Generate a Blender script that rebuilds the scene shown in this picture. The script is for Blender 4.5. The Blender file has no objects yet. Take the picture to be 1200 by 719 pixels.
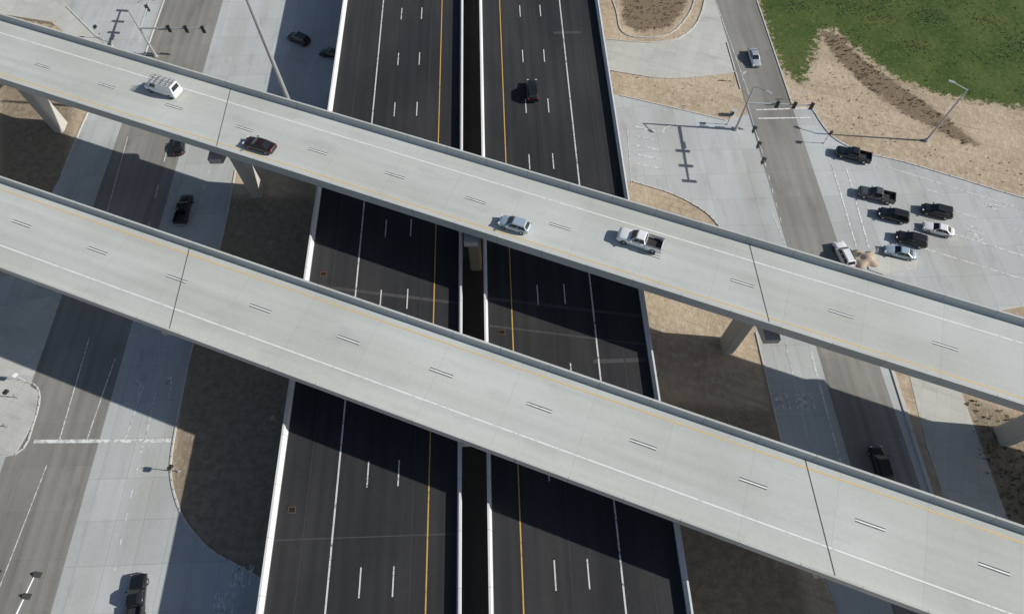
import bpy, bmesh, math, random
import numpy as np
from mathutils import Vector, Matrix
random.seed(7); np.random.seed(7)
R=math.radians
sc=bpy.context.scene
# ------------------------------------------------------------------ image pixels to metres
H=86.0; TH=R(61.6); F=740.0
def W(u,v,z=0.0):
    """image pixel (u,v), projected through the camera -> metres on the level z"""
    x=(u-600)/F; y=(359.5-v)/F
    t=(H-z)/(math.sin(TH)-y*math.cos(TH))
    return (x*t,(y*math.sin(TH)+math.cos(TH))*t)
DV=R(92.0)                                  # freeway direction
D=(math.cos(DV),math.sin(DV)); Q=(D[1],-D[0])
def FP(p,s): return (Q[0]*p+D[0]*s, Q[1]*p+D[1]*s)
def WP(u,v,z=0):
    X,Y=W(u,v,z); return X*Q[0]+Y*Q[1], X*D[0]+Y*D[1]
ZF=8.4; ZO=17.2
# ------------------------------------------------------------------ nodes
class NT:
    def __init__(s,name):
        m=bpy.data.materials.new(name); m.use_nodes=True; s.m=m; s.t=m.node_tree
        s.b=s.t.nodes['Principled BSDF']
    def n(s,k,**kw):
        o=s.t.nodes.new(k)
        for a,b in kw.items(): setattr(o,a,b)
        return o
    def set(s,inp,v):
        if hasattr(v,'is_output') : s.t.links.new(v,inp)
        else:
            try: inp.default_value=v
            except ValueError: inp.default_value=v[:3]
    def math(s,op,a,b=0.0,clamp=False):
        o=s.n('ShaderNodeMath',operation=op,use_clamp=clamp); s.set(o.inputs[0],a); s.set(o.inputs[1],b); return o.outputs[0]
    def pos(s): return s.n('ShaderNodeNewGeometry').outputs['Position']
    def dot(s,v,d):
        o=s.n('ShaderNodeVectorMath',operation='DOT_PRODUCT'); s.set(o.inputs[0],v); o.inputs[1].default_value=d; return o.outputs['Value']
    def comb(s,a,b,c=0.0):
        o=s.n('ShaderNodeCombineXYZ'); s.set(o.inputs[0],a); s.set(o.inputs[1],b); s.set(o.inputs[2],c); return o.outputs[0]
    def noise(s,v,scale,detail=3,rough=.55):
        o=s.n('ShaderNodeTexNoise'); s.set(o.inputs['Vector'],v); o.inputs['Scale'].default_value=scale
        o.inputs['Detail'].default_value=detail; o.inputs['Roughness'].default_value=rough; return o.outputs['Fac']
    def ramp(s,f,lo,hi):
        o=s.n('ShaderNodeMapRange'); s.set(o.inputs[0],f); o.inputs[1].default_value=lo; o.inputs[2].default_value=hi; o.inputs[3].default_value=0; o.inputs[4].default_value=1
        return o.outputs[0]
    def mix(s,f,a,b):
        o=s.n('ShaderNodeMix',data_type='RGBA'); s.set(o.inputs[0],f); s.set(o.inputs[6],a); s.set(o.inputs[7],b); return o.outputs[2]
    def scale(s,c,f):
        o=s.n('ShaderNodeVectorMath',operation='SCALE'); s.set(o.inputs[0],c); s.set(o.inputs[3],f); return o.outputs[0]
    def bump(s,h,st,dist=.05):
        o=s.n('ShaderNodeBump'); o.inputs['Strength'].default_value=st; o.inputs['Distance'].default_value=dist; s.set(o.inputs['Height'],h)
        s.t.links.new(o.outputs[0],s.b.inputs['Normal'])
def c4(c): return (c[0],c[1],c[2],1)
def pave(name,col,ang,streak=.12,blotch=.15,fine=.12,jx=0,jy=0,jw=.07,jdark=.3,off=0,wheel=0,woff=0,lane=3.66,tint=None,tamt=.5,rough=.88,stain=0,spec=.3,cell=.09):
    N=NT(name); P=N.pos(); ca,sa=math.cos(ang),math.sin(ang)
    al=N.dot(P,(ca,sa,0)); ac=N.dot(P,(-sa,ca,0))
    b=N.math('MULTIPLY_ADD',N.noise(P,.06,3),2*blotch); b.node.inputs[2].default_value=1-blotch
    s1=N.noise(N.comb(N.math('MULTIPLY',al,.03),N.math('MULTIPLY',ac,1.1)),1.0,2,.6)
    b2=N.math('MULTIPLY_ADD',s1,2*streak); b2.node.inputs[2].default_value=1-streak
    f1=N.noise(P,2.2,3,.75)
    b3=N.math('MULTIPLY_ADD',f1,2*fine); b3.node.inputs[2].default_value=1-fine
    val=N.math('MULTIPLY',N.math('MULTIPLY',b,b2),b3)
    if wheel:
        w=N.math('SINE',N.math('MULTIPLY',N.math('ADD',ac,woff),4*math.pi/lane))
        w=N.math('MULTIPLY',N.math('ADD',w,1),N.ramp(N.noise(N.comb(N.math('MULTIPLY',al,.03),N.math('MULTIPLY',ac,.35)),1.0,2),.35,.7))
        w=N.math('MULTIPLY_ADD',w,-wheel); w.node.inputs[2].default_value=1
        val=N.math('MULTIPLY',val,w)
    if stain:
        q=N.math('MULTIPLY_ADD',N.ramp(N.noise(N.comb(N.math('MULTIPLY',al,.4),ac),.35,3,.6),.56,.72),-stain); q.node.inputs[2].default_value=1
        val=N.math('MULTIPLY',val,q)
    def joint(x,j):
        fr=N.math('FRACT',N.math('DIVIDE',N.math('ADD',x,off+1000.0*j),j))
        l=N.math('LESS_THAN',fr,jw/j)
        o=N.math('MULTIPLY_ADD',l,-jdark); o.node.inputs[2].default_value=1
        return o
    if jx: val=N.math('MULTIPLY',val,joint(al,jx))
    if jy: val=N.math('MULTIPLY',val,joint(ac,jy))
    if jx:   # slab to slab tone differences
        cl=N.comb(N.math('FLOOR',N.math('DIVIDE',N.math('ADD',al,off+1000.0*jx),jx)),N.math('FLOOR',N.math('DIVIDE',N.math('ADD',ac,off+1000.0*(jy or 50)),(jy or 50))))
        wn=N.n('ShaderNodeTexWhiteNoise',noise_dimensions='3D'); N.set(wn.inputs['Vector'],cl)
        o=N.math('MULTIPLY_ADD',wn.outputs['Value'],cell); o.node.inputs[2].default_value=1-cell/2
        val=N.math('MULTIPLY',val,o)
    base=c4(col)
    if tint: base=N.mix(N.math('MULTIPLY',N.ramp(N.noise(N.comb(N.math('MULTIPLY',al,.25),ac),.12,2),.42,.66),tamt),c4(col),c4(tint))
    c=N.scale(base,val); N.t.links.new(c,N.b.inputs['Base Color'])
    N.b.inputs['Roughness'].default_value=rough; N.b.inputs['Specular IOR Level'].default_value=spec
    return N.m
def plain(name,col,rough=.6,metal=0,noise=.12,coat=0,nscale=3):
    N=NT(name); f=N.noise(N.pos(),nscale,2); o=N.math('MULTIPLY_ADD',f,2*noise); o.node.inputs[2].default_value=1-noise
    N.t.links.new(N.scale(c4(col),o),N.b.inputs['Base Color'])
    N.b.inputs['Roughness'].default_value=rough; N.b.inputs['Metallic'].default_value=metal; N.b.inputs['Coat Weight'].default_value=coat
    return N.m
AO_L=R(-20.5); AO_U=R(-21.0)
deckL=pave('deck_concrete_a',(.52,.545,.52),AO_L,streak=.08,blotch=.17,fine=.09,jx=9.15,jdark=.10,jw=.10,cell=.035,tint=(.46,.465,.42),tamt=.8,rough=.8,wheel=.035,woff=.9,stain=.09)
deckU=pave('deck_concrete_b',(.52,.545,.525),AO_U,streak=.08,blotch=.17,fine=.09,jx=9.15,jdark=.10,jw=.10,cell=.035,tint=(.46,.465,.42),tamt=.8,rough=.8,wheel=.035,woff=.4,stain=.09)
rail=pave('barrier_concrete',(.49,.50,.48),AO_L,streak=.08,blotch=.14,fine=.10,jx=6.1,jdark=.35,jw=.09)
railF=pave('freeway_barrier_concrete',(.66,.67,.68),DV,streak=.08,blotch=.10,fine=.10,jx=6.1,jdark=.35,jw=.09)
pierM=pave('pier_concrete',(.46,.45,.42),DV,streak=.1,blotch=.15,fine=.1)
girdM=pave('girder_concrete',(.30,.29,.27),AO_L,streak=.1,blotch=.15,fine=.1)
asph=pave('freeway_asphalt',(.030,.031,.034),DV,streak=.26,blotch=.3,fine=.25,wheel=.12,tint=(.046,.046,.047),tamt=.8,rough=.85,spec=.25)
conc=pave('street_concrete',(.46,.485,.49),DV,streak=.07,blotch=.18,fine=.12,jx=5.5,jy=3.66,jw=.08,jdark=.2,tint=(.40,.40,.375),tamt=.8,stain=.15)
oldc=pave('worn_street_concrete',(.27,.262,.24),DV,streak=.17,blotch=.22,fine=.14,jx=6.0,jy=3.9,jw=.08,jdark=.12,wheel=.10,tint=(.21,.20,.18),tamt=.8,stain=.17)
walk=pave('sidewalk_concrete',(.50,.50,.46),AO_L,streak=.06,blotch=.18,fine=.12,jx=2.0,jy=2.0,jw=.05,jdark=.2,stain=.18)
curbM=pave('kerb_concrete',(.54,.53,.50),DV,streak=.06,blotch=.15,fine=.1)
gapShadeM=pave('median_gap_shade',(.12,.115,.105),DV,streak=.2,blotch=.3,fine=.3)  # dark colour stands in for the shade between the two decks
def worn(name,col,amt,under):
    N=NT(name); P=N.pos(); f=N.ramp(N.noise(P,1.6,3,.7),amt,amt+.12)
    N.t.links.new(N.mix(f,c4(under),c4(col)),N.b.inputs['Base Color']); N.b.inputs['Roughness'].default_value=.7; return N.m
white=worn('white_paint',(.80,.81,.80),.34,(.55,.56,.55))
whiteF=worn('white_paint_on_asphalt',(.64,.65,.64),.33,(.14,.14,.14))
whiteW=worn('white_paint_worn',(.75,.76,.75),.42,(.42,.42,.40))
yellow=worn('yellow_paint',(.72,.47,.15),.34,(.54,.47,.29))
yellowF=worn('yellow_paint_on_asphalt',(.60,.37,.09),.32,(.3,.2,.06))
blackP=plain('black_paint',(.09,.09,.095),.8)
jointM=plain('joint_rubber',(.07,.07,.07),.8)
metal=plain('galvanized_steel',(.46,.47,.49),.5,.4)
dkmetal=plain('dark_signal_housing',(.03,.03,.032),.5)
tire=plain('tyre_rubber',(.02,.02,.02),.85)
rim=plain('wheel_rim',(.45,.45,.47),.35,.8)
trim=plain('dark_trim',(.03,.03,.032),.55)
redl=plain('tail_lamp',(.35,.02,.02),.2)
headl=plain('head_lamp',(.65,.66,.68),.1)
glass=plain('vehicle_glass',(.018,.022,.028),.06)
orange=plain('rusty_steel',(.16,.085,.045),.85)
lensr=plain('signal_lens_red',(.3,.02,.02),.3); lensa=plain('signal_lens_amber',(.4,.2,.02),.3); lensg=plain('signal_lens_green',(.02,.2,.08),.3)
# ------------------------------------------------------------------ mesh helpers
def link(o,parent=None):
    sc.collection.objects.link(o)
    if parent: o.parent=parent
    return o
def empty(name,loc=(0,0,0)):
    e=bpy.data.objects.new(name,None); e.location=loc; e.empty_display_size=1; return link(e)
def obj(name,bm,mats,parent=None,smooth=False):
    me=bpy.data.meshes.new(name); bmesh.ops.recalc_face_normals(bm,faces=bm.faces[:])
    bm.to_mesh(me); bm.free()
    for m in mats: me.materials.append(m)
    if smooth:
        for p in me.polygons: p.use_smooth=True
    return link(bpy.data.objects.new(name,me),parent)
def sheet(name,polys,z,mat,parent=None):
    bm=bmesh.new()
    for pts in polys:
        a=sum(pts[i-1][0]*pts[i][1]-pts[i][0]*pts[i-1][1] for i in range(len(pts)))
        if a<0: pts=pts[::-1]
        f=bm.faces.new([bm.verts.new((x,y,z)) for x,y in pts])
    bmesh.ops.triangulate(bm,faces=[f for f in bm.faces if len(f.verts)>4])
    me=bpy.data.meshes.new(name); bm.to_mesh(me); bm.free(); me.materials.append(mat)
    return link(bpy.data.objects.new(name,me),parent)
def slab(name,pts,z0,z1,mat,parent=None):
    bm=bmesh.new(); 
    b=[bm.verts.new((x,y,z0)) for x,y in pts]; t=[bm.verts.new((x,y,z1)) for x,y in pts]
    bm.faces.new(t); bm.faces.new(b[::-1])
    n=len(pts)
    for i in range(n): bm.faces.new((b[i],b[(i+1)%n],t[(i+1)%n],t[i]))
    bmesh.ops.triangulate(bm,faces=[f for f in bm.faces if len(f.verts)>4])
    return obj(name,bm,[mat],parent)
def extr(name,o,ang,s0,s1,prof,mat,parent=None,nseg=1):
    bm=bmesh.new(); e=(math.cos(ang),math.sin(ang)); n=(-e[1],e[0]); rings=[]
    for k in range(nseg+1):
        s=s0+(s1-s0)*k/nseg
        rings.append([bm.verts.new((o[0]+e[0]*s+n[0]*c,o[1]+e[1]*s+n[1]*c,z)) for c,z in prof])
    m=len(prof)
    for k in range(nseg):
        for i in range(m): bm.faces.new((rings[k][i],rings[k][(i+1)%m],rings[k+1][(i+1)%m],rings[k+1][i]))
    bm.faces.new(rings[0]); bm.faces.new(rings[-1][::-1])
    return obj(name,bm,[mat],parent)
def box(bm,c,s,rz=0,mi=0,rot=None):
    M=Matrix.Translation(c)@(rot if rot else Matrix.Rotation(rz,4,'Z'))@Matrix.Diagonal((s[0],s[1],s[2],1))
    r=bmesh.ops.create_cube(bm,size=1,matrix=M)
    for f in {f for v in r['verts'] for f in v.link_faces}: f.material_index=mi
def cyl(bm,a,b,r1,r2,seg=10,mi=0):
    a=Vector(a); b=Vector(b); d=b-a; q=d.to_track_quat('Z','Y').to_matrix().to_4x4()
    r=bmesh.ops.create_cone(bm,cap_ends=True,segments=seg,radius1=r1,radius2=r2,depth=d.length,matrix=Matrix.Translation((a+b)/2)@q)
    for f in {f for v in r['verts'] for f in v.link_faces}: f.material_index=mi
def strip(a,b,w):
    dx,dy=b[0]-a[0],b[1]-a[1]; L=math.hypot(dx,dy); nx,ny=-dy/L*w/2,dx/L*w/2
    return [(a[0]-nx,a[1]-ny),(b[0]-nx,b[1]-ny),(b[0]+nx,b[1]+ny),(a[0]+nx,a[1]+ny)]
# ------------------------------------------------------------------ ground
def pix(pl): return [W(u,v) for u,v in pl]
def axis(lo,hi,step,far):
    a=list(np.arange(lo,hi+.01,step)); g=[]; s=step
    x=hi
    while x<far: s*=1.5; x+=s; g.append(x)
    h=[]; s=step; x=lo
    while x>-far: s*=1.5; x-=s; h.append(x)
    return np.array(h[::-1]+a+g)
xs=axis(-135,150,1.0,4000); ys=axis(-25,150,1.0,4000)
XX,YY=np.meshgrid(xs,ys); PX=XX.ravel(); PY=YY.ravel()
def sdf(poly):
    n=len(poly); d=np.full(PX.shape,1e9); ins=np.zeros(PX.shape,bool)
    for i in range(n):
        ax,ay=poly[i]; bx,by=poly[(i+1)%n]; ex,ey=bx-ax,by-ay
        t=np.clip(((PX-ax)*ex+(PY-ay)*ey)/(ex*ex+ey*ey+1e-9),0,1)
        d=np.minimum(d,np.hypot(PX-ax-t*ex,PY-ay-t*ey))
        c=((ay>PY)!=(by>PY)); xi=(bx-ax)*(PY-ay)/((by-ay) if by!=ay else 1e-9)+ax
        ins^=(c&(PX<xi))
    return np.where(ins,d,-d)
def mask(polys,soft):
    m=np.zeros(PX.shape)
    for p in polys: m=np.maximum(m,np.clip(.5+sdf(pix(p))/(2*soft),0,1))
    return m
GR=[[(880,-120),(1420,-160),(1420,150),(1200,128),(1150,120),(1105,112),(1050,92),(1010,62),(975,34),(962,38),(955,62),(940,100),(918,82),(902,50),(890,10)]]
BERM=[(958,34),(985,42),(1012,70),(1055,100),(1105,135),(1152,172),(1128,168),(1060,134),(1012,100),(978,66)]
MU=[BERM,[(728,-40),(808,-40),(804,8),(785,32),(748,38),(730,28)],[(-20,-10),(70,12),(75,34),(40,26),(-20,20)]]
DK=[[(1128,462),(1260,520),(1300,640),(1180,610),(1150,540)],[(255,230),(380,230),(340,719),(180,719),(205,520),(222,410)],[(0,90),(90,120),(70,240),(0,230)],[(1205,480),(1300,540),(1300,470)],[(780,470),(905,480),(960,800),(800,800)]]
verts=np.stack([PX,PY,np.zeros_like(PX)],1); nx,ny=len(xs),len(ys)
idx=np.arange(nx*ny).reshape(ny,nx)
faces=np.stack([idx[:-1,:-1].ravel(),idx[:-1,1:].ravel(),idx[1:,1:].ravel(),idx[1:,:-1].ravel()],1)[:,::-1]
me=bpy.data.meshes.new('ground'); me.from_pydata(verts.tolist(),[],faces.tolist())
grm=mask(GR,3.5); mum=mask(MU,2.2)
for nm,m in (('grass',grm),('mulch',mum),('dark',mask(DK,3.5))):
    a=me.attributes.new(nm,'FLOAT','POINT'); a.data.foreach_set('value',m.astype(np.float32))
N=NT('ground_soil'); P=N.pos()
def att(n): return N.n('ShaderNodeAttribute',attribute_name=n).outputs['Fac']
n1=N.noise(P,.12,3,.6); n2=N.noise(P,.9,4,.7); n3=N.noise(P,5,2,.7)
tr=N.noise(N.comb(N.math('MULTIPLY',N.dot(P,(.93,-.36,0)),.06),N.math('MULTIPLY',N.dot(P,(.36,.93,0)),1.4)),1.0,3,.7)
sand=N.mix(N.ramp(n1,.35,.65),(.50,.405,.295,1),(.38,.30,.21,1))
sand=N.mix(N.ramp(n2,.45,.75),sand,(.56,.48,.37,1))
sand=N.mix(N.math('MULTIPLY',N.ramp(tr,.52,.7),.6),sand,(.30,.235,.165,1))
def edge(a,amp=.8,n=n2):
    t=N.math('ADD',att(a),N.math('MULTIPLY',N.math('SUBTRACT',n,.5),amp)); return N.ramp(t,.42,.60)
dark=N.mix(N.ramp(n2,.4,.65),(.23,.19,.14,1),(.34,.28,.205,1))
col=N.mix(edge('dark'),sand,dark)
grass=N.mix(N.ramp(n1,.38,.62),(.050,.088,.024,1),(.085,.12,.035,1))
grass=N.mix(N.ramp(n2,.5,.75),grass,(.14,.14,.055,1))
grass=N.mix(N.ramp(n3,.55,.75),grass,(.035,.06,.018,1))
col=N.mix(edge('grass',1.5),col,grass)
mul=N.mix(N.ramp(n3,.4,.65),(.14,.105,.07,1),(.24,.185,.125,1))
col=N.mix(N.math('MULTIPLY',edge('mulch',1.2),.9),col,mul)
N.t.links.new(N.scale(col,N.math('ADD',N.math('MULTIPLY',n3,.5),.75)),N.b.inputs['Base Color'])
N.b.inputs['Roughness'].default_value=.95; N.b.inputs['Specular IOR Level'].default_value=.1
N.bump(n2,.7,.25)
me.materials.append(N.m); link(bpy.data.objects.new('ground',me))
# ------------------------------------------------------------------ streets
st=empty('street_pavement')
A=[(727,112),(800,129),(850,141),(872,135),(935,126),(952,128),(975,160),(1010,178),(1060,190),(1130,211),(1200,232),(1340,268),(1380,420),(1200,358),(1166,364),(1110,398),(1048,425),(1045,438),(1068,505),(1092,580),(1170,800),(1010,800),(921,540),(886,390),(858,285),(845,268),(826,248),(790,228),(742,213),(700,205),(690,110)]
B=[(40,-90),(78,8),(112,42),(132,62),(95,150),(72,205),(40,262),(0,322),(-150,350),(-230,560),(-60,560),(-140,800),(400,800),(330,692),(290,668),(245,642),(215,606),(201,562),(203,520),(222,420),(258,290),(276,200),(292,150),(320,125),(450,130),(450,-90)]
sheet('intersection_concrete',[pix(A),pix(B)],.02,conc,st)
sheet('driveway_concrete',[pix([(690,40),(712,46),(760,50),(795,45),(818,25),(828,-10),(834,-60),(860,-60),(876,60),(862,84),(830,89),(780,92),(735,86),(690,78)])],.016,walk,st)
def fs(p0,p1,s0,s1): return [FP(p0,s0),FP(p1,s0),FP(p1,s1),FP(p0,s1)]
sheet('frontage_street',[fs(46.9,55.4,-60,600),fs(-68.6,-56.4,-60,600)],.03,oldc,st)
sheet('frontage_street_shoulder',[fs(41.5,46.9,-60,38),fs(-56.4,-45,-60,-5)],.026,conc,st)
sheet('sidewalk',[pix([(1066,441),(1126,457),(1178,600),(1260,800),(1170,800),(1112,600),(1085,520)]),pix([(-40,-30),(60,-20),(80,8),(112,42),(130,62),(100,58),(60,26),(-40,10)]),pix([(-60,372),(70,345),(95,352),(85,380),(40,440),(-60,440)])],.028,walk,st)
sheet('median_gap_shade',[fs(-7.5,-.5,-90,600)],.012,gapShadeM,st)  # added strip, paints the gap's shade onto the ground
isl=slab('corner_island',pix([(-60,448),(22,446),(46,458),(40,495),(18,532),(-60,535)]),.0,.14,walk,st)
isl=slab('median_nose',pix([(1012,298),(1028,300),(1080,306),(1076,316),(1035,322),(1018,316)]),.0,.15,walk,st)
# kerbs
kb=bmesh.new()
def kerb(pl,w=.22,h=.14,world=False):
    P=[W(*q) for q in pl] if not world else pl
    for a,b in zip(P[:-1],P[1:]):
        dx,dy=b[0]-a[0],b[1]-a[1]; L=math.hypot(dx,dy)
        box(kb,((a[0]+b[0])/2,(a[1]+b[1])/2,h/2),(L+.1,w,h),math.atan2(dy,dx))
def smooth(pl,n=4):
    P=[np.array(p,float) for p in pl]; out=[]
    for i in range(len(P)-1):
        p0=P[max(i-1,0)];p1=P[i];p2=P[i+1];p3=P[min(i+2,len(P)-1)]
        for k in range(n):
            t=k/n; out.append(tuple(.5*((2*p1)+(-p0+p2)*t+(2*p0-5*p1+4*p2-p3)*t*t+(-p0+3*p1-3*p2+p3)*t**3)))
    out.append(tuple(P[-1])); return out
kerb(smooth([(222,420),(203,520),(201,562),(215,606),(245,642),(290,668),(330,692)]))
kerb(smooth([(276,200),(258,290),(222,420)]))
kerb(smooth([(742,213),(790,228),(826,248),(845,268),(858,285)]))
kerb([(886,390),(921,540),(965,680)]); kerb([(727,112),(800,129),(850,141)])
kerb([(1045,432),(1068,505),(1092,580),(1125,680)],.5,.16)
kerb(smooth([(952,128),(975,160),(1010,178),(1060,190),(1130,211),(1200,232),(1340,268)]))
kerb([(1340,402),(1200,358),(1166,364),(1110,398)])
kerb(smooth([(-60,448),(22,446),(46,458),(40,495),(18,532),(-60,535)]),.2,.17)
kerb(smooth([(710,-20),(722,12),(728,36),(748,44),(785,40),(810,12),(816,-20)]))
kerb(smooth([(712,46),(760,50),(795,45),(818,25),(828,-10)],3)); kerb(smooth([(690,78),(735,86),(780,92),(830,89),(862,84)],3))
kerb(smooth([(78,8),(112,42),(132,62),(95,150),(72,205)]))
kerb([FP(55.5,88),FP(55.5,400)],world=True); kerb([FP(46.7,92),FP(46.7,105)],world=True)
kerb([FP(-68.8,96),FP(-68.8,400)],world=True)
obj('kerb',kb,[curbM])
# ------------------------------------------------------------------ street markings
mk=[]; mw=[]
def ml(a,b,w=.15,lst=None): (mk if lst is None else lst).append(strip(W(*a),W(*b),w))
def md(a,b,w=.15,on=1.0,gap=2.0):
    a=W(*a); b=W(*b); L=math.dist(a,b); ux,uy=(b[0]-a[0])/L,(b[1]-a[1])/L; s=0
    while s+on<L: mk.append(strip((a[0]+ux*s,a[1]+uy*s),(a[0]+ux*(s+on),a[1]+uy*(s+on)),w)); s+=on+gap
ml((105,395),(70,515)); ml((135,420),(102,515)); ml((170,448),(147,515)); ml((40,517),(200,516),.5,mw)
ml((197,400),(170,515),.12,mw); md((167,522),(128,695)); md((196,175),(168,290),.15,3,5)
md((245,200),(222,290)); ml((150,160),(120,270),.12,mw)
ml((55,545),(-5,700),.12,mw)
ml((886,129),(946,127),.3,mw); ml((889,139),(950,138),.3,mw)
ml((948,405),(986,545),.2); ml((920,400),(948,520),.12); md((888,160),(918,270),.12)
for i in range(5): ml((742+i,148+i*11),(768+2*i,154+i*11),.25,mw)
ml((975,193),(1003,288),.25); ml((992,198),(1018,290),.25)
ml((1040,196),(1200,246),.15); md((1120,248),(1330,312),.15,3,6); ml((1080,262),(1200,300),.18); ml((1070,287),(1330,368),.18)
md((1085,222),(1330,292),.15,3,6)
ml((1010,180),(1030,198),.12); ml((905,250),(925,300),.12)
ml((878,112),(838,0),.12,mw); ml((740,218),(735,150),.12,mw)
def glyph(segs,at,ang,w,h,th):
    x0,y0=W(*at); c,s=math.cos(ang),math.sin(ang)
    for (a,b,cx,d) in segs:
        p=[(x0+c*w*(X-.5)-s*h*(Y-.5),y0+s*w*(X-.5)+c*h*(Y-.5)) for X,Y in ((a,b),(cx,d))]
        mw.append(strip(p[0],p[1],th))
LET={'O':[(.0,0,1,0),(1,.04,1,.96),(1,1,0,1),(0,.96,0,.04)],'N':[(0,0,0,1),(.1,.9,.9,.1),(1,0,1,1)],'L':[(0,1,0,0),(.12,0,1,0)],'Y':[(.5,0,.5,.5),(.45,.56,0,1),(.55,.56,1,1)]}
def only(at,ang):
    segs=[]
    for i,ch in enumerate('ONLY'):
        for a,b,c_,d in LET[ch]: segs.append(((a*.18+i*.27),b,(c_*.18+i*.27),d))
    glyph(segs,at,ang,2.6,2.4,.16)
only((915,470),R(2)); only((944,470),R(2)); only((284,674),R(2)); only((264,706),R(2)); only((1142,272),R(69))
ARR=[(.5,0,.5,.62),(.48,.64,.15,.8),(.0,.62,.05,.95),(.0,.62,.3,.9),(.05,.97,.32,.92)]
glyph(ARR,(165,453),R(0),1.6,3.4,.2); glyph(ARR,(201,453),R(0),1.6,3.4,.2); glyph(ARR,(1165,240),R(69),1.4,3.2,.2)
glyph(ARR,(780,150),R(120),1.4,3.2,.2)
rm=empty('street_markings')
sheet('white_lines',mk,.045,whiteW,rm); sheet('faded_lines',mw,.052,whiteW,rm)
# ------------------------------------------------------------------ elevated freeway
fw=empty('elevated_freeway')
s0,s1=-90,620
def fx(name,prof,mat,parent=fw,a=s0,b=s1): return extr(name,(0,0),DV,a,b,[(-p,z) for p,z in prof],mat,parent)
for nm,a,b in (('southbound_deck',-27.75,-5.6),('northbound_deck',-2.3,19.85)):
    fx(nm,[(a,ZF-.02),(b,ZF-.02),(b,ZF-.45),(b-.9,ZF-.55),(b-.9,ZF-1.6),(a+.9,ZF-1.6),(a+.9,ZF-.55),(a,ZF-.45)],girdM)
    sheet(nm+'_asphalt',[fs(a+.45,b-.45,s0,s1)],ZF,asph,fw)
def jersey(name,outer,side,zt,mat,par,f):
    o=outer; k=side   # side +1: road is toward +c
    f(name,[(o,zt-.55),(o,zt+1.02),(o+k*.24,zt+1.02),(o+k*.30,zt+.35),(o+k*.46,zt+.1),(o+k*.46,zt-.01),(o+k*.1,zt-.02),(o+k*.1,zt-.55)],mat,par)
jersey('barrier_1',-27.85,1,ZF,railF,fw,fx); jersey('barrier_2',-5.5,-1,ZF,railF,fw,fx)
jersey('barrier_3',-2.4,1,ZF,railF,fw,fx); jersey('barrier_4',19.95,-1,ZF,railF,fw,fx)
bm=bmesh.new()
s=-70
while s<560:
    for p in (-23.5,-16.7,-9.8,2,8.8,15.6):
        x,y=FP(p,s); cyl(bm,(x,y,-.3),(x,y,ZF-2.3),.6,.6,16)
    for pc in (-16.7,8.8):
        x,y=FP(pc,s); box(bm,(x,y,ZF-2.0),(19.5,1.4,.95),DV-math.pi/2)
    s+=31.5
obj('bents',bm,[pierM],fw)
# lane lines
wl=[];yl=[]
for p in (-20.55,12.75): wl.append(fs(p-.1,p+.1,s0,s1))
for p in (-9.45,1.42): yl.append(fs(p-.08,p+.08,s0,s1))
_,sd=WP(434,555,ZF)
for p in (-16.95,-13.2,5.15,8.95):
    s=sd-12.19*8
    while s<s1:
        wl.append(fs(p-.08,p+.08,s-1.6,s+1.6)); s+=12.19
sheet('white_lines',wl,ZF+.012,whiteF,fw); sheet('yellow_lines',yl,ZF+.012,yellowF,fw)
# saw cut / paving seams and approach-slab band
se=[]
seamM=pave('paving_seam',(.066,.066,.068),DV,streak=.3,blotch=.3,fine=.3)
_,sb=WP(460,333,ZF)
for a,b,sh in ((-27.2,-6.1,0),(-1.9,19.4,-3.0)):
    se.append([FP(a,sb+sh),FP(b,sb+sh-3.6),FP(b,sb+sh-3.15),FP(a,sb+sh+.5)])
    se.append([FP(a,sb+sh-4.2),FP(b,sb+sh-7.8),FP(b,sb+sh-7.55),FP(a,sb+sh-3.9)])
p,s=WP(678,38,ZF); se.append(fs(11,16,s-.3,s+.3)); p,s=WP(735,422,ZF); se.append(fs(12,19,s-.3,s+.3))
for s in (12,128): se.append(fs(-27.2,-6.1,s,s+.12))
# longitudinal paving-lane seams
for p in (-24.0,-11.3,7.0,16.2): se.append(fs(p-.03,p+.03,s0,s1))
sheet('paving_seams',se,ZF+.008,seamM,fw)
# drain inlets with rusty frames
bm=bmesh.new()
for u,v in ((342,597),(379,321),(588,389)):
    x,y=W(u,v,ZF)
    for dx,dy,sx,sy in ((0,.34,.9,.06),(0,-.34,.9,.06),(.42,0,.06,.62),(-.42,0,.06,.62)):
        box(bm,(x+dx,y+dy,ZF+.04),(sx,sy,.05),0,0)
    for k in range(5): box(bm,(x-.28+k*.14,y,ZF+.03),(.05,.62,.03),0,1)
obj('drain_inlets',bm,[orange,trim],fw)
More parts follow.
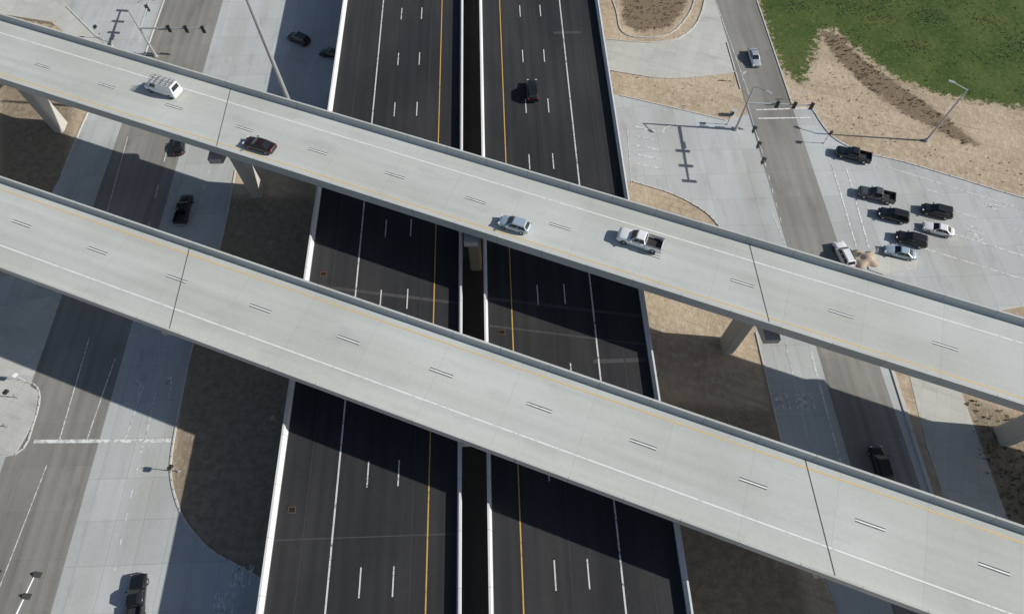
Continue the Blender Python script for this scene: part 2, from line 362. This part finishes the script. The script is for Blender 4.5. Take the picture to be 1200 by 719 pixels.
# ------------------------------------------------------------------ flyovers
def flyover(o,ang,wside,deckmat,pierX,jointX):
    E=empty('flyover_bridge'); e=(math.cos(ang),math.sin(ang)); n=(-e[1],e[0])
    a,b=-260,300
    Wd=6.75*wside; Yd=-5.15*wside       # white-line side / yellow-line side
    lo,hi=min(Wd,Yd),max(Wd,Yd)
    def f(name,prof,mat,par=E): return extr(name,o,ang,a,b,prof,mat,par)
    f('deck',[(lo+.1,ZO-.3),(lo+.1,ZO),(hi-.1,ZO),(hi-.1,ZO-.3)],deckmat)
    for k in range(4):
        c=lo+1.5+k*(hi-lo-3)/3
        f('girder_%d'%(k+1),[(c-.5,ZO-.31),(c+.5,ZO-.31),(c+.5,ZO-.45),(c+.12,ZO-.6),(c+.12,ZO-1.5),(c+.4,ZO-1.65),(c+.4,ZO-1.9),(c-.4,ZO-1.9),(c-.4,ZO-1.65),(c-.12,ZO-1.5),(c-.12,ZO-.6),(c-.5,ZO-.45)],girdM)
    jersey('barrier_1',lo,1,ZO,rail,E,f); jersey('barrier_2',hi,-1,ZO,rail,E,f)
    def pt(s,c): return (o[0]+e[0]*s+n[0]*c,o[1]+e[1]*s+n[1]*c)
    yl=[[pt(a,c-.07),pt(b,c-.07),pt(b,c+.07),pt(a,c+.07)] for c in (-3.7*wside,)]
    wl=[[pt(a,c-.08),pt(b,c-.08),pt(b,c+.08),pt(a,c+.08)] for c in (3.75*wside,)]
    bl=[]
    k=-20
    while k<24:
        s=k*12.19; 
        wl.append([pt(s-1.5,-.08),pt(s+1.5,-.08),pt(s+1.5,.08),pt(s-1.5,.08)])
        for c in (-.14,.14): bl.append([pt(s-1.5,c-.06),pt(s+1.5,c-.06),pt(s+1.5,c+.06),pt(s-1.5,c+.06)])
        k+=1
    sheet('white_lines',wl,ZO+.014,white,E); sheet('yellow_line',yl,ZO+.014,yellow,E); sheet('contrast_lines',bl,ZO+.012,blackP,E)
    # expansion joints parallel to the freeway
    sk=math.tan(math.atan2(D[1],D[0])-ang-math.pi/2)
    jl=[]
    for X in jointX:
        s=(X-o[0])/e[0]
        q=lambda c,ds: pt(s-c*sk+ds,c)
        jl.append([q(lo+.46,-.055),q(lo+.46,.055),q(hi-.46,.055),q(hi-.46,-.055)])
    sheet('expansion_joints',jl,ZO+.018,jointM,E)
    bm=bmesh.new(); mid=(lo+hi)/2
    for X in pierX:
        s=(X-o[0])/e[0]; x,y=pt(s,mid*.5)
        prof=[(-6.3,ZO-1.92),(6.3,ZO-1.92),(6.3,ZO-2.9),(2.0,ZO-4.1),(-2.0,ZO-4.1),(-6.3,ZO-2.9)]
        L=[];Rr=[]
        for t,z in prof:
            bx,by=x+D[0]*t,y+D[1]*t
            L.append(bm.verts.new((bx-Q[0]*.95,by-Q[1]*.95,z))); Rr.append(bm.verts.new((bx+Q[0]*.95,by+Q[1]*.95,z)))
        bm.faces.new(L); bm.faces.new(Rr[::-1])
        for i in range(6): bm.faces.new((L[i],Rr[i],Rr[(i+1)%6],L[(i+1)%6]))
        rings=[]
        for z,w,d in ((-.3,1.35,.9),(10,1.35,.9),(ZO-4.1,1.9,.93)):
            ring=[]
            for sx,sy in ((1,.7),(.8,1),(-.8,1),(-1,.7),(-1,-.7),(-.8,-1),(.8,-1),(1,-.7)):
                px,py=sx*w,sy*d
                ring.append(bm.verts.new((x+D[0]*px+Q[0]*py,y+D[1]*px+Q[1]*py,z)))
            rings.append(ring)
        for r1,r2 in zip(rings[:-1],rings[1:]):
            for i in range(8): bm.faces.new((r1[i],r1[(i+1)%8],r2[(i+1)%8],r2[i]))
        bm.faces.new(rings[0])
    obj('piers',bm,[pierM],E)
    return E
UO=(-5.0,53.7); LO=(-8.3,28.44)
flyover(UO,AO_U,+1,deckU,[-121,-82.7,-43.8,-5.9,32,68.2,105],[-42.6,31.3,140])
flyover(LO,AO_L,-1,deckL,[-119,-81,-43.0,-4.9,32.5,70,107],[-41.9,32.3,-150])
# ------------------------------------------------------------------ vehicles
PAINT={}
def paint(name,c,metal=.25):
    if name not in PAINT:
        PAINT[name]=plain('car_paint_'+name,c,.32,metal,.05,coat=.6)
    return PAINT[name]
pw=paint('white',(.78,.79,.80),0); ps=paint('silver',(.50,.54,.58),.4); pb=paint('black',(.010,.011,.013),.1)
pr=paint('maroon',(.026,.011,.013),.1); pg=paint('grey',(.10,.105,.11),.3); pbl=paint('pale_blue',(.42,.52,.60),.3)
def loft(bm,stn,mi):
    rings=[]
    for x,hw,zb,zt in stn:
        h=zt-zb
        pts=[(-.86*hw,zb),(-.98*hw,zb+.12*h),(-hw,zb+.45*h),(-.975*hw,zb+.75*h),(-.9*hw,zb+.93*h),(-.72*hw,zt),(-.35*hw,zt+.018)]
        pts=pts+[(-y,z) for y,z in pts[::-1]]
        rings.append([bm.verts.new((x,y,z)) for y,z in pts])
    n=len(rings[0])
    for a,b in zip(rings[:-1],rings[1:]):
        for i in range(n):
            f=bm.faces.new((a[i],a[(i+1)%n],b[(i+1)%n],b[i])); f.material_index=mi; f.smooth=True
    for r in (rings[0],rings[-1]): bm.faces.new(r).material_index=mi
def house(bm,bx0,bx1,tx0,tx1,bw,tw,zb,zt,mi,panes=2,rearglass=True,sidefrac=(0,1)):
    def ringp(x0,x1,w,z,r):
        return [(x0-r,-w,z),(x0,-w*.86,z),(x0+.0,w*.86,z),(x0-r,w,z),(x1+r,w,z),(x1,w*.86,z),(x1,-w*.86,z),(x1+r,-w,z)]
    A_=ringp(bx0,bx1,bw,zb,.10); B_=ringp(tx0,tx1,tw,zt-.06,.10); C_=ringp(tx0-.14,tx1+.12,tw-.12,zt,.08)
    V=[[bm.verts.new(p) for p in r] for r in (A_,B_,C_)]
    for a,b in zip(V[:-1],V[1:]):
        for i in range(8):
            f=bm.faces.new((a[i],a[(i+1)%8],b[(i+1)%8],b[i])); f.material_index=mi
    f=bm.faces.new(V[2]); f.material_index=mi
    def pane(a,b,c,d,u0,u1,v0,v1,mat=1):
        a,b,c,d=map(Vector,(a,b,c,d))
        nrm=(b-a).cross(d-a).normalized()
        cen=Vector(((bx0+bx1)/2,0,zb))
        if nrm.dot((a+c)/2-cen)<0: nrm=-nrm
        def q(u,v): return (a*(1-u)+b*u)*(1-v)+(d*(1-u)+c*u)*v+nrm*.014
        f=bm.faces.new([bm.verts.new(q(*t)) for t in ((u0,v0),(u1,v0),(u1,v1),(u0,v1))]); f.material_index=mat
    pane(A_[1],A_[2],B_[2],B_[1],.0,1,.04,.96)
    if rearglass: pane(A_[6],A_[5],B_[5],B_[6],.04,.96,.12,.92)
    for i,j in ((0,7),(3,4)):
        u0,u1=sidefrac
        for k in range(panes):
            a=u0+(u1-u0)*k/panes; b=u0+(u1-u0)*(k+1)/panes
            pane(A_[i],A_[j],B_[j],B_[i],a+.02,b-.015,.1,.9)
ladM=plain('ladder_metal',(.5,.5,.48),.4,.5)
def vehicle(name,kind,pm,u,v,z,head):
    bm=bmesh.new()
    if kind in('sedan','hatch'):
        k=1 if kind=='sedan' else .88; w=.92
        loft(bm,[(2.42*k,.66,.34,.60),(2.34*k,.80,.24,.68),(2.0*k,.88,.2,.78),(1.45*k,.91,.2,.87),(.95*k,w,.2,.94),(0,w,.2,.95),(-1.3*k,w,.2,.98),(-2.0*k,.90,.22,.98),(-2.32*k,.82,.28,.92),(-2.4*k,.72,.36,.78)],0)
        if kind=='sedan': house(bm,.98,-1.85,.22,-1.05,.83,.64,.93,1.44,0)
        else: house(bm,.92,-2.02,.2,-1.6,.83,.66,.93,1.5,0,panes=2)
        wx=(1.45*k,-1.42*k); wr=.33; hw=.92; L=2.4*k; zt=.72
    elif kind=='suv':
        loft(bm,[(2.42,.74,.4,.78),(2.34,.86,.3,.92),(2.0,.94,.28,1.0),(1.0,.97,.28,1.1),(0,.97,.28,1.12),(-1.6,.97,.28,1.14),(-2.2,.94,.3,1.12),(-2.42,.86,.38,1.0)],0)
        house(bm,1.1,-2.34,.42,-2.0,.88,.70,1.08,1.74,0,panes=3)
        for s_ in (-.62,.62): box(bm,(-.8,s_,1.77),(2.1,.05,.05),0,2)
        wx=(1.5,-1.5); wr=.38; hw=.97; L=2.42; zt=.9
    elif kind=='pickup':
        loft(bm,[(2.95,.80,.45,.85),(2.86,.94,.35,1.0),(2.5,.99,.32,1.1),(1.3,1.0,.32,1.16),(0,1.0,.32,1.16),(-.86,1.0,.32,1.16)],0)
        house(bm,1.25,-.84,.55,-.62,.90,.72,1.13,1.88,0,panes=2)
        box(bm,(-1.93,0,.62),(2.02,1.7,.2),0,2)             # bed floor
        for s_ in (-1,1):
            box(bm,(-1.93,s_*.9,.78),(2.1,.2,.86),0,0); box(bm,(-1.93,s_*.9,1.22),(2.1,.14,.03),0,2)
            box(bm,(-2.1,s_*.74,.84),(.8,.14,.26),0,2)
        box(bm,(-2.93,0,.80),(.09,1.96,.78),0,0); box(bm,(-3.02,0,.5),(.16,1.8,.16),0,4)
        wx=(1.9,-1.95); wr=.42; hw=1.0; L=2.95; zt=.9
    else: # van
        loft(bm,[(2.75,.78,.4,.80),(2.66,.92,.3,.95),(2.3,.98,.28,1.12),(1.7,1.0,.28,1.22),(0,1.0,.28,1.25),(-2.6,1.0,.28,1.25),(-2.75,.96,.34,1.2)],0)
        house(bm,1.9,-2.72,1.15,-2.66,.95,.82,1.2,2.15,0,panes=1,sidefrac=(.02,.3))
        for s_ in (-.7,.7): cyl(bm,(1.0,s_,2.38),(-2.6,s_,2.38),.03,.03,6,4)
        for x in (.9,0,-.9,-1.8,-2.5):
            cyl(bm,(x,-.72,2.38),(x,.72,2.38),.04,.04,6,2)
            for s_ in (-.7,.7): cyl(bm,(x,s_,2.1),(x,s_,2.38),.025,.025,6,4)
        for y0 in (-.42,.18):
            for dy in (0,.32): box(bm,(-.7,y0+dy,2.46),(4.2,.05,.08),0,5)
            for i in range(12): box(bm,(-2.6+i*.34,y0+.16,2.46),(.04,.3,.04),0,5)
        wx=(1.8,-1.75); wr=.37; hw=1.0; L=2.75; zt=.95
    for x in wx:
        for s_ in (-1,1):
            cyl(bm,(x,s_*(hw-.24),wr),(x,s_*(hw+.012),wr),wr,wr,18,3)
            cyl(bm,(x,s_*(hw-.1),wr),(x,s_*(hw+.02),wr),wr*.6,wr*.55,12,6)
    for s_ in (-1,1):
        box(bm,(L-.14,s_*hw*.68,zt-.03),(.2,.34,.14),s_*-.25,7)
        box(bm,(-L+.08,s_*hw*.74,zt+.08),(.14,.26,.16),s_*.2,8)
        mx={'sedan':.75,'hatch':.7,'suv':.85,'pickup':1.0,'van':1.6}[kind]
        box(bm,(mx,s_*(hw+.09),zt+.28),(.14,.2,.14),0,0)
    box(bm,(L-.02,0,zt-.2),(.08,hw*1.1,.22),0,2)
    box(bm,(L-.04,0,zt-.42),(.1,hw*1.5,.14),0,2)
    x,y=W(u,v,z+.7)
    ma=[pm,glass,trim,tire,metal,ladM,rim,headl,redl]
    me=bpy.data.meshes.new(name); bmesh.ops.recalc_face_normals(bm,faces=bm.faces[:]); bm.to_mesh(me); bm.free()
    for m in ma: me.materials.append(m)
    o=link(bpy.data.objects.new(name,me)); o.location=(x,y,z+.03); o.rotation_euler=(0,0,R(head)); return o
vehicle('van','van',pw,191,103,ZO,159)
vehicle('sedan','sedan',pr,304,169,ZO,159)
vehicle('hatchback','hatch',pbl,603,262,ZO,159)
vehicle('pickup_truck','pickup',pw,750,281,ZO,159)
vehicle('suv','suv',pb,624,106,ZF,92)
vehicle('suv','suv',pb,350,45,0,150)
vehicle('sedan','sedan',pb,388,62,0,165)
vehicle('pickup_truck','pickup',pb,215,245,0,92)
vehicle('sedan','sedan',pb,210,169,0,100)
vehicle('sedan','sedan',ps,884,67,0,-88)
vehicle('pickup_truck','pickup',pb,1000,181,0,160)
vehicle('pickup_truck','pickup',pg,1027,228,0,162)
vehicle('suv','suv',pb,1047,252,0,160)
vehicle('suv','suv',pb,1068,280,0,158)
vehicle('suv','suv',pb,1098,247,0,161)
vehicle('sedan','sedan',pw,1100,268,0,160)
vehicle('sedan','sedan',pbl,1055,295,0,162)
vehicle('suv','suv',pw,989,298,0,100)
vehicle('suv','suv',pb,1032,543,0,92)
vehicle('pickup_truck','pickup',pb,160,702,0,100)
# ------------------------------------------------------------------ signals and poles
def head_(bm,p,rz):
    c,s=math.cos(rz),math.sin(rz)
    box(bm,p,(.36,.32,1.2),rz,1); box(bm,(p[0]-c*.0+s*.17,p[1]-c*.17,p[2]),(.66,.03,1.5),rz,1)
    for k,mi in ((.36,2),(0,3),(-.36,4)):
        a=Vector((p[0]-s*.14,p[1]+c*.14,p[2]+k)); b=a+Vector((-s*.06,c*.06,0)); cyl(bm,a,b,.12,.12,10,mi)
        cyl(bm,b+Vector((0,0,.1)),b+Vector((-s*.2,c*.2,.1)),.13,.1,8,1)
snM=plain('street_name_sign',(.03,.2,.1),.5)
def signal(base,h,arms,lum=None):
    bm=bmesh.new(); x,y=base
    cyl(bm,(x,y,0),(x,y,.3),.45,.4,12,0); cyl(bm,(x,y,.3),(x,y,h),.24,.15,12,0)
    for ang,L,nh,z in arms:
        c,s=math.cos(ang),math.sin(ang)
        cyl(bm,(x,y,z),(x+c*L,y+s*L,z+.25),.18,.10,10,0)
        for k in range(nh):
            t=L*(1-.26*k)-.3; head_(bm,(x+c*t,y+s*t,z+.1),ang)
        box(bm,(x+c*L*.35,y+s*L*.35,z-.05),(1.6,.04,.45),ang,5)
    if lum is not None:
        c,s=math.cos(lum),math.sin(lum)
        cyl(bm,(x,y,h-.1),(x+c*2.4,y+s*2.4,h+.4),.09,.07,8,0); box(bm,(x+c*2.7,y+s*2.7,h+.42),(.95,.4,.16),lum,0)
    obj('traffic_signal',bm,[metal,dkmetal,lensr,lensa,lensg,snM])
signal(W(862,152),10.2,[(R(-4),11.3,3,6.4),(R(-88),13.2,3,6.2)],R(-45))
signal(W(183,66),10.2,[(R(-2),12.5,3,6.4),(R(92),13,3,6.2)],R(45))
signal(W(38,770),9,[(R(80),9,2,6.2),(R(0),9,1,6.4)],R(40))
def lamp(base,h,ang,arm=2.4,r=.2):
    bm=bmesh.new(); x,y=base; c,s=math.cos(ang),math.sin(ang)
    cyl(bm,(x,y,0),(x,y,.5),r*2,r*1.8,12); cyl(bm,(x,y,.5),(x,y,h),r,r*.6,12)
    cyl(bm,(x,y,h-.15),(x+c*arm,y+s*arm,h+.35),.09,.07,8); box(bm,(x+c*(arm+.35),y+s*(arm+.35),h+.36),(1,.42,.16),ang)
    obj('street_lamp',bm,[metal])
lamp(W(1085,165),11.9,R(150))
lamp(W(348,142),34,R(200),3,.42)
def ped(base,h=3.2):
    bm=bmesh.new(); x,y=base; cyl(bm,(x,y,0),(x,y,h),.06,.05,8,0); box(bm,(x+.2,y,h-.4),(.4,.35,.45),0,1); box(bm,(x,y-.25,h-.5),(.4,.35,.45),.5,1); cyl(bm,(x,y,0),(x,y,.2),.15,.13,8,0)
    box(bm,(x,y,1.1),(.1,.16,.25),0,1)
    obj('pedestrian_signal',bm,[metal,dkmetal])
for b in ((210,552),(22,466),(10,500),(852,146),(965,168),(120,45)): ped(W(*b))
sfM=plain('sign_face',(.6,.6,.6),.5)
def sign(base,h=2.6,rz=0):
    bm=bmesh.new(); x,y=base; cyl(bm,(x,y,0),(x,y,h),.035,.035,8,0); box(bm,(x,y,h-.4),(.75,.03,.75),rz,1); box(bm,(x,y,h-.4),(.65,.04,.65),rz,0)
    obj('traffic_sign',bm,[sfM,metal])
for b,r in (((868,96),.3),((936,118),.2),((30,446),1.0),((325,495),1.2),((1020,302),1.4)): sign(W(*b),rz=r)
bm=bmesh.new(); x,y=W(858,135); box(bm,(x,y,.6),(.9,.6,1.2),.3,0); box(bm,(x,y,1.22),(1.0,.7,.06),.3,0); box(bm,(x,y,.05),(1.3,1,.1),.3,0)
obj('signal_cabinet',bm,[plain('cabinet_aluminium',(.55,.55,.54),.5,.3)])
# sand heap beside the median nose
bm=bmesh.new(); bmesh.ops.create_icosphere(bm,subdivisions=4,radius=1)
x,y=W(1013,304)
for v_ in bm.verts:
    n_=.25*math.sin(v_.co.x*5+1)*math.cos(v_.co.y*4)+random.uniform(-.05,.05)
    v_.co=Vector((x+v_.co.x*2.0*(1+n_),y+v_.co.y*1.7*(1+n_),max(0,v_.co.z)*.9*(1+n_)-.02))
obj('dirt_pile',bm,[plain('dirt_pile_soil',(.44,.35,.27),.95,0,.3)],smooth=True)
# ------------------------------------------------------------------ vegetation
def inpoly(pt,poly):
    x,y=pt; c=False
    for i in range(len(poly)):
        ax,ay=poly[i]; bx,by=poly[i-1]
        if (ay>y)!=(by>y) and x<(bx-ax)*(y-ay)/(by-ay)+ax: c=not c
    return c
def tufts(name,poly,n,hmin,hmax,rad,blades,cols):
    bb=pix(poly); x0,x1=min(p[0] for p in bb),max(p[0] for p in bb); y0,y1=min(p[1] for p in bb),max(p[1] for p in bb)
    V=[];Fc=[];mi=[]
    k=0;tries=0
    clump=[(random.uniform(x0,x1),random.uniform(y0,y1)) for _ in range(60)]
    while k<n and tries<n*12:
        tries+=1
        if random.random()<.6:
            c=random.choice(clump); p=(random.gauss(c[0],1.8),random.gauss(c[1],1.8))
        else: p=(random.uniform(x0,x1),random.uniform(y0,y1))
        if not inpoly(p,bb): continue
        k+=1; m=random.randrange(len(cols)); r=rad*random.uniform(.3,1.3)
        for b in range(blades):
            a=random.uniform(0,6.28); d=r*random.random(); h=random.uniform(hmin,hmax); w=r*random.uniform(.2,.4)
            bx,by=p[0]+math.cos(a)*d*.4,p[1]+math.sin(a)*d*.4; tx,ty=p[0]+math.cos(a)*d,p[1]+math.sin(a)*d; t=a+random.uniform(.8,2)
            i=len(V); V+= [(bx-math.cos(t)*w,by-math.sin(t)*w,h*.2),(bx+math.cos(t)*w,by+math.sin(t)*w,h*.3),(tx,ty,h)]
            Fc.append((i,i+1,i+2)); mi.append(m)
    me=bpy.data.meshes.new(name); me.from_pydata(V,[],Fc); 
    for c in cols: me.materials.append(c)
    me.polygons.foreach_set('material_index',mi); link(bpy.data.objects.new(name,me))
g1=plain('leaf_dark',(.055,.085,.026),.8,0,.3); g2=plain('leaf_mid',(.085,.12,.038),.8,0,.3); g3=plain('leaf_dry',(.20,.165,.095),.9,0,.3)
g4=plain('leaf_brown',(.14,.105,.07),.9,0,.3)
tufts('grass',GR[0],5000,.05,.18,.4,5,[g1,g2,g2,g3])
tufts('scrub',BERM,260,.1,.3,.35,6,[g3,g4])
tufts('scrub',[(1128,462),(1215,495),(1250,640),(1180,605),(1150,540)],260,.1,.35,.4,6,[g1,g3,g4,g4])
tufts('scrub',[(930,105),(1000,60),(1060,150),(1200,190),(1200,225),(1060,180),(980,150)],130,.05,.2,.28,6,[g3,g3,g2])
tufts('scrub',[(720,80),(860,95),(858,140),(735,110)],35,.05,.2,.25,6,[g3,g2])
tufts('planting_bed',[(728,-40),(808,-40),(804,8),(785,32),(748,38),(730,28)],350,.1,.3,.3,6,[g4,g3])
# ------------------------------------------------------------------ camera, light
cam=bpy.data.cameras.new('camera'); cam.lens=F/1200*36; cam.sensor_width=36; cam.clip_end=12000; cam.clip_start=.5
co=link(bpy.data.objects.new('camera',cam)); co.location=(0,0,H); co.rotation_euler=(math.pi/2-TH,0,0); sc.camera=co
L=Vector((-1.65,.15,-1))
sun=bpy.data.lights.new('sun','SUN'); sun.energy=4.9; sun.angle=R(.5); sun.color=(1,.965,.90)
so=link(bpy.data.objects.new('sun',sun)); so.rotation_euler=L.to_track_quat('-Z','Y').to_euler(); so.location=(60,-5,140)
w=bpy.data.worlds.new('World'); sc.world=w; w.use_nodes=True; nt=w.node_tree
sky=nt.nodes.new('ShaderNodeTexSky'); sky.sky_type='NISHITA'; sky.sun_disc=False
sky.sun_elevation=math.atan2(1,math.hypot(L.x,L.y)); sky.sun_rotation=math.atan2(-L.x,-L.y)
bg=nt.nodes['Background']; bg.inputs['Strength'].default_value=.075; nt.links.new(sky.outputs[0],bg.inputs[0])
sc.view_settings.view_transform='Standard'; sc.view_settings.look='None'; sc.view_settings.exposure=0
